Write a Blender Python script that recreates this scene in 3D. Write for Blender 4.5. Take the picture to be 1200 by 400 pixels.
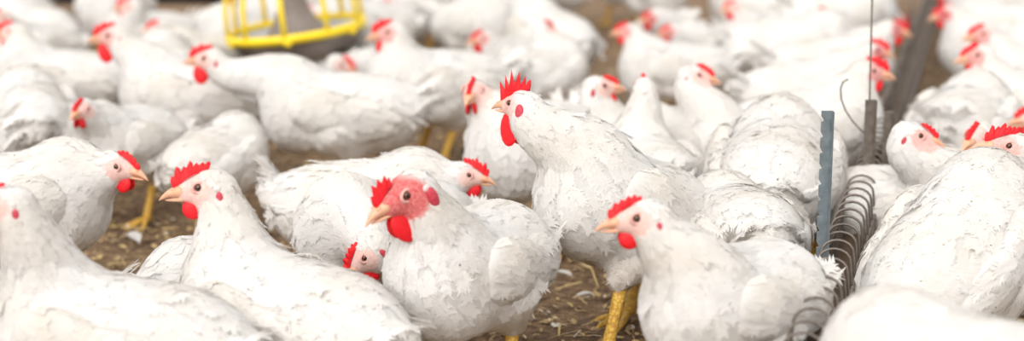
import bpy, math, random
import numpy as np
from mathutils import Vector, Matrix, Euler

# ------------------------------------------------------------------ scene
for o in list(bpy.data.objects):
    bpy.data.objects.remove(o, do_unlink=True)
scene = bpy.context.scene
COL = scene.collection
rad = math.radians

# ------------------------------------------------------------------ camera (1200 x 400 frame)
F, H = 2000.0, 0.68
PITCH = math.atan(430.0 / F)
cam_d = bpy.data.cameras.new('camera')
cam_d.sensor_width = 36.0
cam_d.lens = 36.0 * F / 1200.0
cam_d.clip_start, cam_d.clip_end = 0.05, 200
cam_d.dof.use_dof = True
cam_d.dof.focus_distance = 2.04
cam_d.dof.aperture_fstop = 2.75
cam = bpy.data.objects.new('camera', cam_d)
cam.location = (0, 0, H)
cam.rotation_euler = (rad(90) - PITCH, 0, 0)
COL.objects.link(cam)
scene.camera = cam

# ------------------------------------------------------------------ world, light, exposure
world = bpy.data.worlds.new('world')
scene.world = world
world.use_nodes = True
wn = world.node_tree.nodes
wn['Background'].inputs[0].default_value = (1.0, 0.985, 0.972, 1)
wn['Background'].inputs[1].default_value = 0.80
sun_d = bpy.data.lights.new('daylight', 'SUN')
sun_d.energy = 2.2
sun_d.angle = rad(50)
sun_d.color = (1.0, 0.97, 0.93)
sun = bpy.data.objects.new('daylight', sun_d)
sun.rotation_euler = (rad(52), 0, rad(-24))
COL.objects.link(sun)
vs = scene.view_settings
vs.view_transform = 'Standard'
vs.look = 'None'
vs.gamma = 1
vs.use_curve_mapping = False
vs.exposure = 0.34

# ------------------------------------------------------------------ pixel helpers
cp, sp = math.cos(PITCH), math.sin(PITCH)
def ray(px, py):
    x, y = (px - 600) / F, (200 - py) / F
    return Vector((x, cp + y * sp, -sp + y * cp))
def at_z(px, py, z):                    # where a pixel's ray meets the level z
    d = ray(px, py)
    t = (z - H) / d.z
    return Vector((0, 0, H)) + d * t
def at_y(px, py, y):                    # where a pixel's ray reaches the distance y
    d = ray(px, py)
    return Vector((0, 0, H)) + d * (y / d.y)

# ------------------------------------------------------------------ materials
def new_mat(name):
    m = bpy.data.materials.new(name)
    m.use_nodes = True
    nt = m.node_tree
    return m, nt, nt.nodes['Principled BSDF'], nt.nodes['Material Output']
def nnode(nt, typ, **kw):
    n = nt.nodes.new(typ)
    for k, v in kw.items():
        setattr(n, k, v)
    return n
def noise(nt, scale, detail=3, coord='Object'):
    tc = nnode(nt, 'ShaderNodeTexCoord')
    n = nnode(nt, 'ShaderNodeTexNoise')
    n.inputs['Scale'].default_value = scale
    n.inputs['Detail'].default_value = detail
    nt.links.new(tc.outputs[coord], n.inputs['Vector'])
    return n
def ramp(nt, src, stops):
    r = nnode(nt, 'ShaderNodeValToRGB')
    e = r.color_ramp.elements
    while len(e) < len(stops):
        e.new(0.5)
    for i, (p, c) in enumerate(stops):
        e[i].position = p
        e[i].color = (*c, 1)
    nt.links.new(src, r.inputs[0])
    return r
def mixc(nt, fac, a, b, mode='MIX'):
    m = nnode(nt, 'ShaderNodeMix', data_type='RGBA', blend_type=mode)
    if isinstance(fac, (int, float)):
        m.inputs[0].default_value = fac
    else:
        nt.links.new(fac, m.inputs[0])
    for s, i in ((a, 6), (b, 7)):
        if isinstance(s, tuple):
            m.inputs[i].default_value = (*s, 1)
        else:
            nt.links.new(s, m.inputs[i])
    return m.outputs[2]

WHITE = (0.93, 0.92, 0.905)
CREAM = (0.87, 0.82, 0.74)
def feather_material():
    m, nt, b, out = new_mat('white_feather')
    n1 = noise(nt, 9, 3)
    r1 = ramp(nt, n1.outputs['Fac'], [(0.45, (0, 0, 0)), (0.8, (0.7, 0.7, 0.7))])
    at = nnode(nt, 'ShaderNodeAttribute', attribute_name='tint')
    c = mixc(nt, r1.outputs[0], WHITE, CREAM)
    c = mixc(nt, at.outputs['Fac'], c, (0.62, 0.47, 0.31))
    b.inputs['Roughness'].default_value = 1.0
    b.inputs['Specular IOR Level'].default_value = 0.0
    nt.links.new(c, b.inputs['Base Color'])
    tr = nnode(nt, 'ShaderNodeBsdfTranslucent')
    nt.links.new(c, tr.inputs['Color'])
    ms = nnode(nt, 'ShaderNodeMixShader')
    ms.inputs[0].default_value = 0.4
    nt.links.new(b.outputs[0], ms.inputs[1])
    nt.links.new(tr.outputs[0], ms.inputs[2])
    nt.links.new(ms.outputs[0], out.inputs[0])
    return m
def skin_material():                   # down on the body, bare pink skin on the face
    m, nt, b, out = new_mat('down_and_face_skin')
    n1 = noise(nt, 260, 3)
    face = nnode(nt, 'ShaderNodeAttribute', attribute_name='face')
    red = nnode(nt, 'ShaderNodeAttribute', attribute_name='redness')
    tint = nnode(nt, 'ShaderNodeAttribute', attribute_name='tint')
    pink = ramp(nt, n1.outputs['Fac'], [(0.3, (0.86, 0.58, 0.52)), (0.7, (0.90, 0.72, 0.65))])
    redc = ramp(nt, n1.outputs['Fac'], [(0.3, (0.62, 0.10, 0.11)), (0.7, (0.80, 0.27, 0.25))])
    p = mixc(nt, red.outputs['Fac'], pink.outputs[0], redc.outputs[0])
    n0 = noise(nt, 9, 3)
    r0 = ramp(nt, n0.outputs['Fac'], [(0.45, (0, 0, 0)), (0.8, (0.7, 0.7, 0.7))])
    w = mixc(nt, r0.outputs[0], WHITE, CREAM)
    w = mixc(nt, tint.outputs['Fac'], w, (0.62, 0.47, 0.31))
    col = mixc(nt, face.outputs['Fac'], w, p)
    nt.links.new(col, b.inputs['Base Color'])
    tr = nnode(nt, 'ShaderNodeBsdfTranslucent')       # down lets light through as the feathers do, bare skin does not
    nt.links.new(col, tr.inputs['Color'])
    fac = nnode(nt, 'ShaderNodeMath', operation='MULTIPLY_ADD')
    nt.links.new(face.outputs['Fac'], fac.inputs[0])
    fac.inputs[1].default_value = -0.3
    fac.inputs[2].default_value = 0.4
    ms = nnode(nt, 'ShaderNodeMixShader')
    nt.links.new(fac.outputs[0], ms.inputs[0])
    nt.links.new(b.outputs[0], ms.inputs[1])
    nt.links.new(tr.outputs[0], ms.inputs[2])
    nt.links.new(ms.outputs[0], out.inputs[0])
    b.inputs['Roughness'].default_value = 0.95
    b.inputs['Specular IOR Level'].default_value = 0.05
    bp = nnode(nt, 'ShaderNodeBump')
    bp.inputs['Strength'].default_value = 0.35
    bp.inputs['Distance'].default_value = 0.002
    nt.links.new(n1.outputs['Fac'], bp.inputs['Height'])
    nt.links.new(bp.outputs[0], b.inputs['Normal'])
    return m
def simple(name, c1, c2=None, rough=0.6, scale=60, bump=0.0, metal=0.0, spec=0.4, sss=0.0):
    m, nt, b, out = new_mat(name)
    n = noise(nt, scale, 4)
    r = ramp(nt, n.outputs['Fac'], [(0.3, c1), (0.7, c2 or c1)])
    nt.links.new(r.outputs[0], b.inputs['Base Color'])
    b.inputs['Roughness'].default_value = rough
    b.inputs['Metallic'].default_value = metal
    b.inputs['Specular IOR Level'].default_value = spec
    if sss:
        b.inputs['Subsurface Weight'].default_value = sss
        b.inputs['Subsurface Radius'].default_value = (0.006, 0.001, 0.001)
    if bump:
        bp = nnode(nt, 'ShaderNodeBump')
        bp.inputs['Strength'].default_value = bump
        bp.inputs['Distance'].default_value = 0.002
        nt.links.new(n.outputs['Fac'], bp.inputs['Height'])
        nt.links.new(bp.outputs[0], b.inputs['Normal'])
    return m
def leg_material():
    m, nt, b, out = new_mat('scaly_yellow_leg')
    tc = nnode(nt, 'ShaderNodeTexCoord')
    v = nnode(nt, 'ShaderNodeTexVoronoi')
    v.inputs['Scale'].default_value = 210
    nt.links.new(tc.outputs['Object'], v.inputs['Vector'])
    r = ramp(nt, v.outputs['Distance'], [(0.2, (0.86, 0.56, 0.10)), (0.75, (0.60, 0.33, 0.06))])
    nt.links.new(r.outputs[0], b.inputs['Base Color'])
    b.inputs['Roughness'].default_value = 0.5
    bp = nnode(nt, 'ShaderNodeBump')
    bp.inputs['Strength'].default_value = 0.6
    bp.inputs['Distance'].default_value = 0.002
    bp.invert = True
    nt.links.new(v.outputs['Distance'], bp.inputs['Height'])
    nt.links.new(bp.outputs[0], b.inputs['Normal'])
    return m
M = {}
M['feather'] = feather_material()
M['skin'] = skin_material()
M['leg'] = leg_material()
M['comb'] = simple('red_comb', (0.80, 0.012, 0.02), (0.68, 0.008, 0.014), 0.5, 400, 0.35, spec=0.35, sss=0.15)
M['lobe'] = simple('crimson_earlobe', (0.50, 0.03, 0.055), (0.60, 0.08, 0.11), 0.5, 500, 0.3)
M['beak'] = simple('horn_beak', (0.74, 0.36, 0.22), (0.80, 0.47, 0.31), 0.4, 120, 0.05)
M['eye'] = simple('dark_pupil', (0.008, 0.006, 0.006), None, 0.08, spec=0.6)
M['iris'] = simple('brown_iris', (0.07, 0.025, 0.012), (0.14, 0.045, 0.02), 0.12, 800, spec=0.6)
M['lid'] = simple('pink_eyelid', (0.72, 0.36, 0.32), (0.82, 0.5, 0.44), 0.6, 500, 0.3)
M['yellow'] = simple('yellow_plastic', (0.93, 0.66, 0.012), (0.97, 0.74, 0.03), 0.4, 20)
M['grey_plastic'] = simple('dusty_grey_plastic', (0.20, 0.165, 0.15), (0.27, 0.23, 0.21), 0.6, 25)
M['pan_inner'] = simple('pale_grey_pan', (0.40, 0.41, 0.43), (0.50, 0.51, 0.53), 0.5, 18)
M['galv'] = simple('galvanised_steel', (0.13, 0.16, 0.18), (0.21, 0.25, 0.27), 0.5, 90, 0.1, metal=0.25)
M['wire'] = simple('dull_steel_wire', (0.13, 0.105, 0.088), (0.21, 0.18, 0.155), 0.45, 120, 0.15, metal=0.4)
M['channel'] = simple('dusty_trough_steel', (0.10, 0.08, 0.07), (0.20, 0.165, 0.14), 0.65, 40, 0.2, metal=0.2)
M['feed'] = simple('ground_feed', (0.06, 0.035, 0.02), (0.14, 0.085, 0.045), 0.9, 300, 0.6)
M['black'] = simple('black_rubber', (0.012, 0.011, 0.015), (0.02, 0.02, 0.025), 0.5, 10)

# ------------------------------------------------------------------ mesh helpers
def mesh_np(name, V, polys, mats, midx=None, smooth=True, attrs=None, normals=None):
    """polys: int array (n,k) or list of such arrays"""
    V = np.asarray(V, np.float32)
    if isinstance(polys, np.ndarray):
        polys = [polys]
    polys = [np.asarray(p, np.int32) for p in polys if len(p)]
    me = bpy.data.meshes.new(name)
    me.vertices.add(len(V))
    me.vertices.foreach_set('co', V.ravel())
    loops = np.concatenate([p.ravel() for p in polys])
    tot = np.concatenate([np.full(len(p), p.shape[1], np.int32) for p in polys])
    start = np.concatenate([[0], np.cumsum(tot)[:-1]]).astype(np.int32)
    me.loops.add(len(loops))
    me.loops.foreach_set('vertex_index', loops)
    me.polygons.add(len(tot))
    me.polygons.foreach_set('loop_start', start)
    for m in mats:
        me.materials.append(m)
    me.update(calc_edges=True)
    if midx is not None:
        me.polygons.foreach_set('material_index', np.asarray(midx, np.int32))
    me.polygons.foreach_set('use_smooth', np.full(len(tot), smooth))
    for k, v in (attrs or {}).items():
        a = me.attributes.new(k, 'FLOAT', 'POINT')
        a.data.foreach_set('value', np.asarray(v, np.float32))
    if normals is not None:
        me.normals_split_custom_set_from_vertices(normals.tolist())
    me.update()
    return me
def obj(name, me, parent=None, mw=None):
    o = bpy.data.objects.new(name, me)
    COL.objects.link(o)
    if parent is not None:
        o.parent = parent
    if mw is not None:
        o.matrix_local = mw
    return o
def tag(o, label=None, cat=None, group=None, kind=None):
    for k, v in (('label', label), ('category', cat), ('group', group), ('kind', kind)):
        if v:
            o[k] = v
    return o
class MB:
    """collects rings / boxes / lathes into one mesh"""
    def __init__(s):
        s.v, s.f = [], []
    def grid(s, rows, close=False, cap=False):
        b = len(s.v)
        n = len(rows[0])
        for r in rows:
            s.v += [tuple(p) for p in r]
        for i in range(len(rows) - 1):
            for j in range(n if close else n - 1):
                k = (j + 1) % n
                s.f.append((b + i * n + j, b + i * n + k, b + (i + 1) * n + k, b + (i + 1) * n + j))
        if cap:
            s.f.append(tuple(b + j for j in range(n))[::-1])
            s.f.append(tuple(b + (len(rows) - 1) * n + j for j in range(n)))
    def tube(s, pts, radii, n=8, cap=True, flat=1.0):
        pts = [Vector(p) for p in pts]
        if isinstance(radii, (int, float)):
            radii = [radii] * len(pts)
        rows, up = [], None
        for i, p in enumerate(pts):
            t = (pts[min(i + 1, len(pts) - 1)] - pts[max(i - 1, 0)]).normalized()
            if up is None:
                up = Vector((0, 0, 1)) if abs(t.z) < 0.9 else Vector((1, 0, 0))
            a = t.cross(up).normalized()
            up = a.cross(t).normalized()
            rows.append([p + (a * math.cos(q) + up * math.sin(q) * flat) * radii[i]
                         for q in [2 * math.pi * j / n for j in range(n)]])
        s.grid(rows, True, cap)
    def lathe(s, prof, n=32, sy=1.0, lobes=None):
        rows = []
        for i, (r, z) in enumerate(prof):
            row = []
            for j in range(n):
                a = 2 * math.pi * j / n
                rr = r if lobes is None else r * lobes(i, a)
                row.append((rr * math.cos(a), rr * math.sin(a) * sy, z))
            rows.append(row)
        s.grid(rows, True)
    def box(s, lo, hi):
        b = len(s.v)
        for x in (lo[0], hi[0]):
            for y in (lo[1], hi[1]):
                for z in (lo[2], hi[2]):
                    s.v.append((x, y, z))
        s.f += [tuple(b + i for i in q) for q in
                ((0, 1, 3, 2), (4, 6, 7, 5), (0, 4, 5, 1), (2, 3, 7, 6), (0, 2, 6, 4), (1, 5, 7, 3))]
    def mesh(s, name, mat, smooth=True):
        me = bpy.data.meshes.new(name)
        me.from_pydata(s.v, [], s.f)
        me.materials.append(mat)
        me.polygons.foreach_set('use_smooth', [smooth] * len(me.polygons))
        me.update()
        return me

# ------------------------------------------------------------------ implicit surface
def rotm(yaw=0.0, pitch=0.0, roll=0.0):     # x forward, z up; +pitch lifts the front
    return np.array((Matrix.Rotation(yaw, 3, 'Z') @ Matrix.Rotation(-pitch, 3, 'Y') @ Matrix.Rotation(roll, 3, 'X')))
class Field:
    def __init__(s, k=0.012):
        s.p, s.k = [], k
    def ell(s, c, r, R=None, g='t'):
        s.p.append(('e', np.array(c, np.float32), np.array(r, np.float32), None if R is None else np.array(R, np.float32), g))
    def cone(s, a, b, ra, rb, g='t'):
        s.p.append(('c', np.array(a, np.float32), np.array(b, np.float32), (ra, rb), g))
    def bounds(s):
        lo, hi = [], []
        for p in s.p:
            if p[0] == 'e':
                m = max(p[2]) if p[3] is not None else p[2]
                lo.append(p[1] - m); hi.append(p[1] + m)
            else:
                lo += [p[1] - p[3][0], p[2] - p[3][1]]; hi += [p[1] + p[3][0], p[2] + p[3][1]]
        return np.min(lo, 0), np.max(hi, 0)
    def __call__(s, P):
        G = {}
        for p in s.p:
            if p[0] == 'e':
                q = P - p[1]
                if p[3] is not None:
                    q = q @ p[3]
                k0 = np.sqrt(((q / p[2]) ** 2).sum(-1))
                k1 = np.sqrt(((q / p[2] ** 2) ** 2).sum(-1)) + 1e-6
                d = k0 * (k0 - 1) / k1
            else:
                ab = p[2] - p[1]
                q = P - p[1]
                t = np.clip((q @ ab) / max(float(ab @ ab), 1e-9), 0, 1)
                d = np.sqrt(((q - t[..., None] * ab) ** 2).sum(-1)) - (p[3][0] + t * (p[3][1] - p[3][0]))
            g = p[4]
            # chains (necks) take the plain minimum, everything else blends softly
            G[g] = d if g not in G else (np.minimum(G[g], d) if g == 'n' else smin(G[g], d, 0.006 if g == 'h' else s.k))
        f = None
        for g, d in G.items():
            f = d if f is None else smin(f, d, {'n': 0.028, 'h': 0.012}.get(g, s.k))
        return f
def smin(a, b, k):
    h = np.maximum(k - np.abs(a - b), 0) / k
    return np.minimum(a, b) - h * h * k * 0.25
CORN = np.array([[i, j, k] for i in (0, 1) for j in (0, 1) for k in (0, 1)])
EDG = [(a, b) for a in range(8) for b in range(a + 1, 8) if abs(CORN[a] - CORN[b]).sum() == 1]
def surface_nets(field, h, pad=0.035):
    lo, hi = field.bounds()
    lo, hi = lo - pad, hi + pad
    n = np.ceil((hi - lo) / h).astype(int) + 1
    ax = [lo[i] + h * np.arange(n[i]) for i in range(3)]
    P = np.stack(np.meshgrid(*ax, indexing='ij'), -1).astype(np.float32)
    f = field(P)
    s = f < 0
    cs = [s[c[0]:s.shape[0] - 1 + c[0], c[1]:s.shape[1] - 1 + c[1], c[2]:s.shape[2] - 1 + c[2]] for c in CORN]
    cnt = sum(c.astype(np.int8) for c in cs)
    act = (cnt > 0) & (cnt < 8)
    idx = np.full(act.shape, -1, np.int32)
    ac = np.argwhere(act)
    idx[act] = np.arange(len(ac))
    V = np.stack([f[ac[:, 0] + c[0], ac[:, 1] + c[1], ac[:, 2] + c[2]] for c in CORN], 1)
    acc = np.zeros((len(ac), 3)); num = np.zeros(len(ac))
    for a, b in EDG:
        m = (V[:, a] < 0) != (V[:, b] < 0)
        d = V[:, a] - V[:, b]
        t = np.where(m, V[:, a] / np.where(m, d, 1), 0)
        p = CORN[a] + t[:, None] * (CORN[b] - CORN[a])
        acc += p * m[:, None]; num += m
    pos = lo + h * (ac + acc / num[:, None])
    quads = []
    for a in range(3):
        b, c = (a + 1) % 3, (a + 2) % 3
        sl0 = [slice(None)] * 3; sl1 = [slice(None)] * 3
        sl0[a] = slice(0, -1); sl1[a] = slice(1, None)
        s0, s1 = s[tuple(sl0)], s[tuple(sl1)]
        e = np.argwhere(s0 != s1)
        e = e[(e[:, b] > 0) & (e[:, c] > 0) & (e[:, b] < n[b] - 1) & (e[:, c] < n[c] - 1)]
        sg = s0[e[:, 0], e[:, 1], e[:, 2]]
        def cell(db, dc):
            q = e.copy(); q[:, b] += db; q[:, c] += dc
            return idx[q[:, 0], q[:, 1], q[:, 2]]
        q = np.stack([cell(-1, -1), cell(0, -1), cell(0, 0), cell(-1, 0)], 1)
        q[~sg] = q[~sg][:, ::-1]
        quads.append(q)
    Q = np.concatenate(quads)
    Q = Q[(Q >= 0).all(1)]
    nr = vnormals(pos, Q)
    return pos, Q, nr
def vnormals(V, Q):
    fn = np.cross(V[Q[:, 2]] - V[Q[:, 0]], V[Q[:, 3]] - V[Q[:, 1]])
    vn = np.zeros_like(V)
    for i in range(4):
        np.add.at(vn, Q[:, i], fn)
    return vn / (np.linalg.norm(vn, axis=1)[:, None] + 1e-12)

# ------------------------------------------------------------------ feathers
def feather_cards(rng, P, N, T, L, W, lift, wisp=0.04, fine=True, soft=0.88, field=None):
    """one small curved vane per row of P; returns verts, quads, shading normals, owner"""
    n = len(P)
    T = T - (T * N).sum(1)[:, None] * N
    ln = np.linalg.norm(T, axis=1)
    T = T / (ln[:, None] + 1e-9)
    a = rng.normal(0, 0.24, n)
    B = np.cross(N, T)
    T = T * np.cos(a)[:, None] + B * np.sin(a)[:, None]
    B = np.cross(N, T)
    lf = lift * rng.uniform(0.3, 1.5, n)
    w = rng.random(n) < wisp
    lf[w] += rng.uniform(0.1, 0.4, w.sum())
    base = P - T * (L * 0.38)[:, None]
    vpar = []
    def pt(v, u, jl=0.0, jz=0.0):
        vpar.append(np.zeros(n) + 0.0007 + np.abs(lf) * L * 0.6 * v + np.abs(jz) * 0.6)
        z = -0.0012 + lf * L * v - 0.05 * L * v * v - 0.09 * W * np.abs(u) * (1 - 0.5 * v)
        return base + T * (L * (v + jl))[:, None] + B * (u * 0.5 * W)[:, None] + N * (z + jz)[:, None]
    if fine:                            # a slim vane fringed with separate soft barbs
        vs_ = []
        for v, ww in ((0, .35), (.35, .66), (.7, .56), (.95, .12)):
            for u in (-1, 1):
                vs_.append(pt(v, u * ww))
        faces = [(2 * i, 2 * i + 2, 2 * i + 3, 2 * i + 1) for i in range(3)]
        tris = []
        k = 8
        bv = [.05, .2, .34, .48, .6, .72, .83]
        for v in bv:
            for u in (-1, 1):
                reach = math.sin(math.pi * min(0.95, 0.22 + 0.62 * v)) ** 0.5
                j1, j2, j3 = rng.normal(0, 0.05, n), rng.normal(1, 0.16, n), rng.normal(0.0003, 0.0006, n)
                vs_ += [pt(v, 0.2 * u), pt(v + 0.17, 0.2 * u), pt(v + 0.30, u * reach * j2, j1, j3)]
                tris.append((k, k + 2, k + 1) if u < 0 else (k, k + 1, k + 2))
                k += 3
        for u in (-0.35, 0.0, 0.35):
            j1, j3 = rng.normal(0.0, 0.07, n), rng.normal(0.0003, 0.0007, n)
            vs_ += [pt(.86, u - .18), pt(.86, u + .18), pt(1.06 - abs(u) * 0.2, u * 1.4, j1, j3)]
            tris.append((k, k + 2, k + 1))
            k += 3
        pol = [np.array(faces), np.array(tris)]
    else:
        vs_ = []
        for v, ww in ((0, .6), (.6, 1.0), (1.0, .4)):
            for u in (-1, 1):
                vs_.append(pt(v, u * ww, rng.normal(0, 0.05, n) if v > .5 else 0.0))
        k = 6
        pol = [np.array([(2 * i, 2 * i + 2, 2 * i + 3, 2 * i + 1) for i in range(2)])]
    V = np.stack(vs_, 1).reshape(-1, 3)
    if field is not None:               # lay the vanes along the body's surface
        hgt = np.stack(vpar, 1).reshape(-1)
        mv = np.repeat(~w, k)
        Nk = np.repeat(N, k, axis=0)
        d = field(V[mv].astype(np.float32))
        V[mv] += Nk[mv] * np.clip(hgt[mv] - d, -0.012, 0.012)[:, None]
    tw_ = rng.normal(0, 1 - soft, (n, 1)) * B * 0.5 + rng.normal(0, 1 - soft, (n, 1)) * T * 0.5
    NN = N + tw_
    NN /= np.linalg.norm(NN, axis=1)[:, None]
    NN = np.repeat(NN, k, axis=0)
    o = np.arange(n)[:, None, None] * k
    return V, [(o + q[None]).reshape(-1, q.shape[1]) for q in pol], NN, np.repeat(np.arange(n), k)
def sample_surface(rng, V, Q, N, dens):
    """dens: wanted samples per m2 at each vertex"""
    A = 0.5 * np.linalg.norm(np.cross(V[Q[:, 2]] - V[Q[:, 0]], V[Q[:, 3]] - V[Q[:, 1]]), axis=1)
    lam = A * dens[Q].mean(1)
    cnt = rng.poisson(lam)
    fi = np.repeat(np.arange(len(Q)), cnt)
    u, v = rng.random(len(fi)), rng.random(len(fi))
    w = np.stack([(1 - u) * (1 - v), u * (1 - v), u * v, (1 - u) * v], 1)
    q = Q[fi]
    P = (V[q] * w[..., None]).sum(1)
    n = (N[q] * w[..., None]).sum(1)
    n /= np.linalg.norm(n, axis=1)[:, None] + 1e-9
    return P, n
def along(P, segs):
    """nearest segment: flow direction and feather size for each point"""
    A = np.array([s[0] for s in segs]); Bp = np.array([s[1] for s in segs])
    off = np.array([s[6] if len(s) > 6 else 0.0 for s in segs])
    d = Bp - A
    t = np.clip(((P[:, None] - A) * d).sum(-1) / ((d * d).sum(-1) + 1e-12), 0, 1)
    dist = np.linalg.norm(P[:, None] - (A + t[..., None] * d), axis=-1) - off
    wgt = np.exp(-(dist - dist.min(1, keepdims=True)) / 0.012)
    wgt /= wgt.sum(1, keepdims=True)
    T = (wgt[..., None] * (d / np.linalg.norm(d, axis=1)[:, None])).sum(1)
    L = (wgt * np.array([s[2] for s in segs])).sum(1)
    W = (wgt * np.array([s[3] for s in segs])).sum(1)
    lift = (wgt * np.array([s[4] for s in segs])).sum(1)
    tint = (wgt * np.array([s[5] for s in segs])).sum(1)
    return T, L, W, lift, tint

# ------------------------------------------------------------------ shared chicken parts (head frame: origin between the eyes)
def beak_mesh(lower=False):
    b = MB()
    rows = []
    n = 12
    for i in range(10):
        t = i / 9
        if not lower:
            x = 0.018 + 0.0245 * t
            top = 0.0035 - 0.0035 * t - 0.0095 * t ** 2.6
            h = 0.0118 * (1 - t) ** 0.8 + 0.0006
            w = 0.0084 * (1 - t) ** 0.85 + 0.0005
            zc = top - h * 0.5
        else:
            x = 0.015 + 0.0215 * t
            zc = -0.0105 - 0.001 * t + 0.0012 * t * t
            h = 0.0052 * (1 - t) ** 0.7 + 0.0005
            w = 0.0066 * (1 - t) ** 0.7 + 0.0004
        rows.append([(x, w * math.cos(a), zc + 0.5 * h * math.sin(a) * (1.25 if math.sin(a) < 0 else 1))
                     for a in [2 * math.pi * j / n for j in range(n)]])
    b.grid(rows, True, True)
    if not lower:
        for s in (-1, 1):           # nostrils
            b.tube([(0.0245, s * 0.0048, 0.0005), (0.0285, s * 0.0044, -0.0004)], [0.0016, 0.0011], 6)
    return b.mesh('lower_beak' if lower else 'beak', M['beak'])
def comb_mesh(n_spikes, hgt, back, seed, blade=0.4, tall=0.0):
    r = random.Random(seed)
    b = MB()
    rows = []
    N = n_spikes * 8
    amp = [r.uniform(0.75, 1.1) for _ in range(n_spikes + 1)]
    for i in range(N + 1):
        u = i / N
        x = 0.027 + (back - 0.027) * u
        base = Vector((x, 0, 0.001 + 0.0135 * math.sin(min(1, max(0, (0.027 - x) / 0.034)) * math.pi / 2)))
        ph = u * n_spikes
        k = min(int(ph), n_spikes - 1)
        tri = 1 - abs((ph - k) * 2 - 1)
        env = math.sin(math.pi * min(1, 0.12 + 0.88 * u) ** 0.8 * 0.93) ** 0.6
        h = hgt * env * amp[k] * (blade + (1 - blade) * tri ** ((0.9 + tall) if k < n_spikes - 1 else 0.45))
        if i in (0, N):
            h = hgt * 0.12
        lean = -0.35 + 0.95 * u
        d = Vector((-math.sin(lean), 0, math.cos(lean)))
        wob = 0.0012 * math.sin(u * 9 + seed)
        row = []
        for yy, tt in ((-0.0032, -0.25), (-0.0026, 0.35), (-0.0014, 0.8), (0, 1.0), (0.0014, 0.8), (0.0026, 0.35), (0.0032, -0.25)):
            q = base + d * (h * max(tt, 0) + (0.004 * tt if tt < 0 else 0))
            q.y = yy + wob * max(tt, 0)
            row.append(q)
        rows.append(row)
    b.grid(rows)
    b.f += [tuple(range(7)), tuple(N * 7 + j for j in range(7))[::-1]]
    return b.mesh('comb', M['comb'])
def blob_mesh(name, mat, r, n=12, drop=0.0):
    b = MB()
    rows = []
    for i in range(9):
        a = math.pi * i / 8
        z = -math.cos(a)
        k = math.sin(a) * (1 - drop * (z * 0.5 + 0.5))
        rows.append([(r[0] * k * math.cos(q), r[1] * k * math.sin(q), r[2] * z) for q in [2 * math.pi * j / n for j in range(n)]])
    b.grid(rows, True)
    return b.mesh(name, mat)
def eye_mesh():
    b = MB()
    rows = []
    n = 14
    for i in range(9):
        a = 0.02 + (math.pi - 0.04) * i / 8
        rows.append([(0.0044 * math.sin(a) * math.cos(q), 0.0044 * math.cos(a), 0.0044 * math.sin(a) * math.sin(q)) for q in [2 * math.pi * j / n for j in range(n)]])
    b.grid(rows, True, True)
    me = b.mesh('eye', M['eye'])
    me.materials.append(M['iris'])
    for p in me.polygons:
        c = p.center.normalized()
        if abs(c.y) < 0.86:
            p.material_index = 1
    return me
def ring_mesh(name, mat, R, r, sx=1.0):
    b = MB()
    rows = []
    for i in range(17):
        a = 2 * math.pi * i / 16
        rows.append([((R + r * math.cos(q)) * math.cos(a) * sx, r * math.sin(q), (R + r * math.cos(q)) * math.sin(a)) for q in [2 * math.pi * j / 7 for j in range(7)]])
    b.grid(rows, True)
    return b.mesh(name, mat)
PART = {
    'beak': beak_mesh(), 'lower_beak': beak_mesh(True), 'eye': eye_mesh(),
    'eyelid': ring_mesh('eyelid', M['lid'], 0.0052, 0.0014, 1.2),
    'comb_hen': comb_mesh(6, 0.0105, -0.006, 3, 0.66), 'comb_low': comb_mesh(5, 0.008, 0.002, 5, 0.66),
    'comb_mid': comb_mesh(7, 0.0150, -0.009, 8, 0.68), 'comb_rooster': comb_mesh(6, 0.036, -0.018, 4, 0.40, 0.5),
    'comb_ragged': comb_mesh(5, 0.0155, 0.006, 14, 0.62, 0.2),
    'wattle': blob_mesh('wattle', M['comb'], (0.0105, 0.0034, 0.0115), 14, -0.1),
    'earlobe': blob_mesh('earlobe', M['lobe'], (0.0036, 0.0022, 0.0068)),
    'ear_tuft': blob_mesh('ear_tuft', M['feather'], (0.0036, 0.0016, 0.0034)),
}

# torso frame: origin in the middle of the trunk, x forward
def wing_mesh(side, fine):
    rng = np.random.default_rng(21 if side > 0 else 22)
    f = Field(0.02)
    f.ell((0.045, side * 0.073, 0.014), (0.052, 0.019, 0.042), rotm(side * -0.12, -0.25))
    f.ell((-0.03, side * 0.074, 0.004), (0.085, 0.017, 0.040), rotm(side * 0.10, 0.06))
    f.cone((-0.04, side * 0.070, 0.012), (-0.135, side * 0.045, 0.016), 0.022, 0.009)
    V, Q, N = surface_nets(f, 0.007 if fine else 0.011)
    segs = [((0.10, side * 0.08, 0.03), (0.03, side * 0.085, 0.01), 0.022, 0.015, 0.07, 0),
            ((0.03, side * 0.085, 0.01), (-0.05, side * 0.08, 0.004), 0.034, 0.017, 0.07, 0),
            ((-0.05, side * 0.08, 0.004), (-0.15, side * 0.055, 0.014), 0.052, 0.015, 0.06, 0.02)]
    T, L, W, lf, ti = along(V, segs)
    P, n = sample_surface(rng, V, Q, N, (2.6 if fine else 1.7) / (L * W))
    keep = n[:, 1] * side > -0.25
    P, n = P[keep], n[keep]
    T, L, W, lf, ti = along(P, segs)
    k = rng.uniform(0.8, 1.25, len(P)) * (1 if fine else 1.25)
    fv, fq, fn, own = feather_cards(rng, P, n, T, L * k, W * k, lf, 0.01, fine, field=f)
    VV = np.concatenate([V, fv]); QQ = [Q] + [q + len(V) for q in fq]
    tint = np.concatenate([np.zeros(len(V)), (ti + rng.uniform(0, 0.06, len(P)))[own]])
    return mesh_np('wing', VV, QQ, [M['feather']], attrs={'tint': tint}, normals=np.concatenate([N, fn]))
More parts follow.
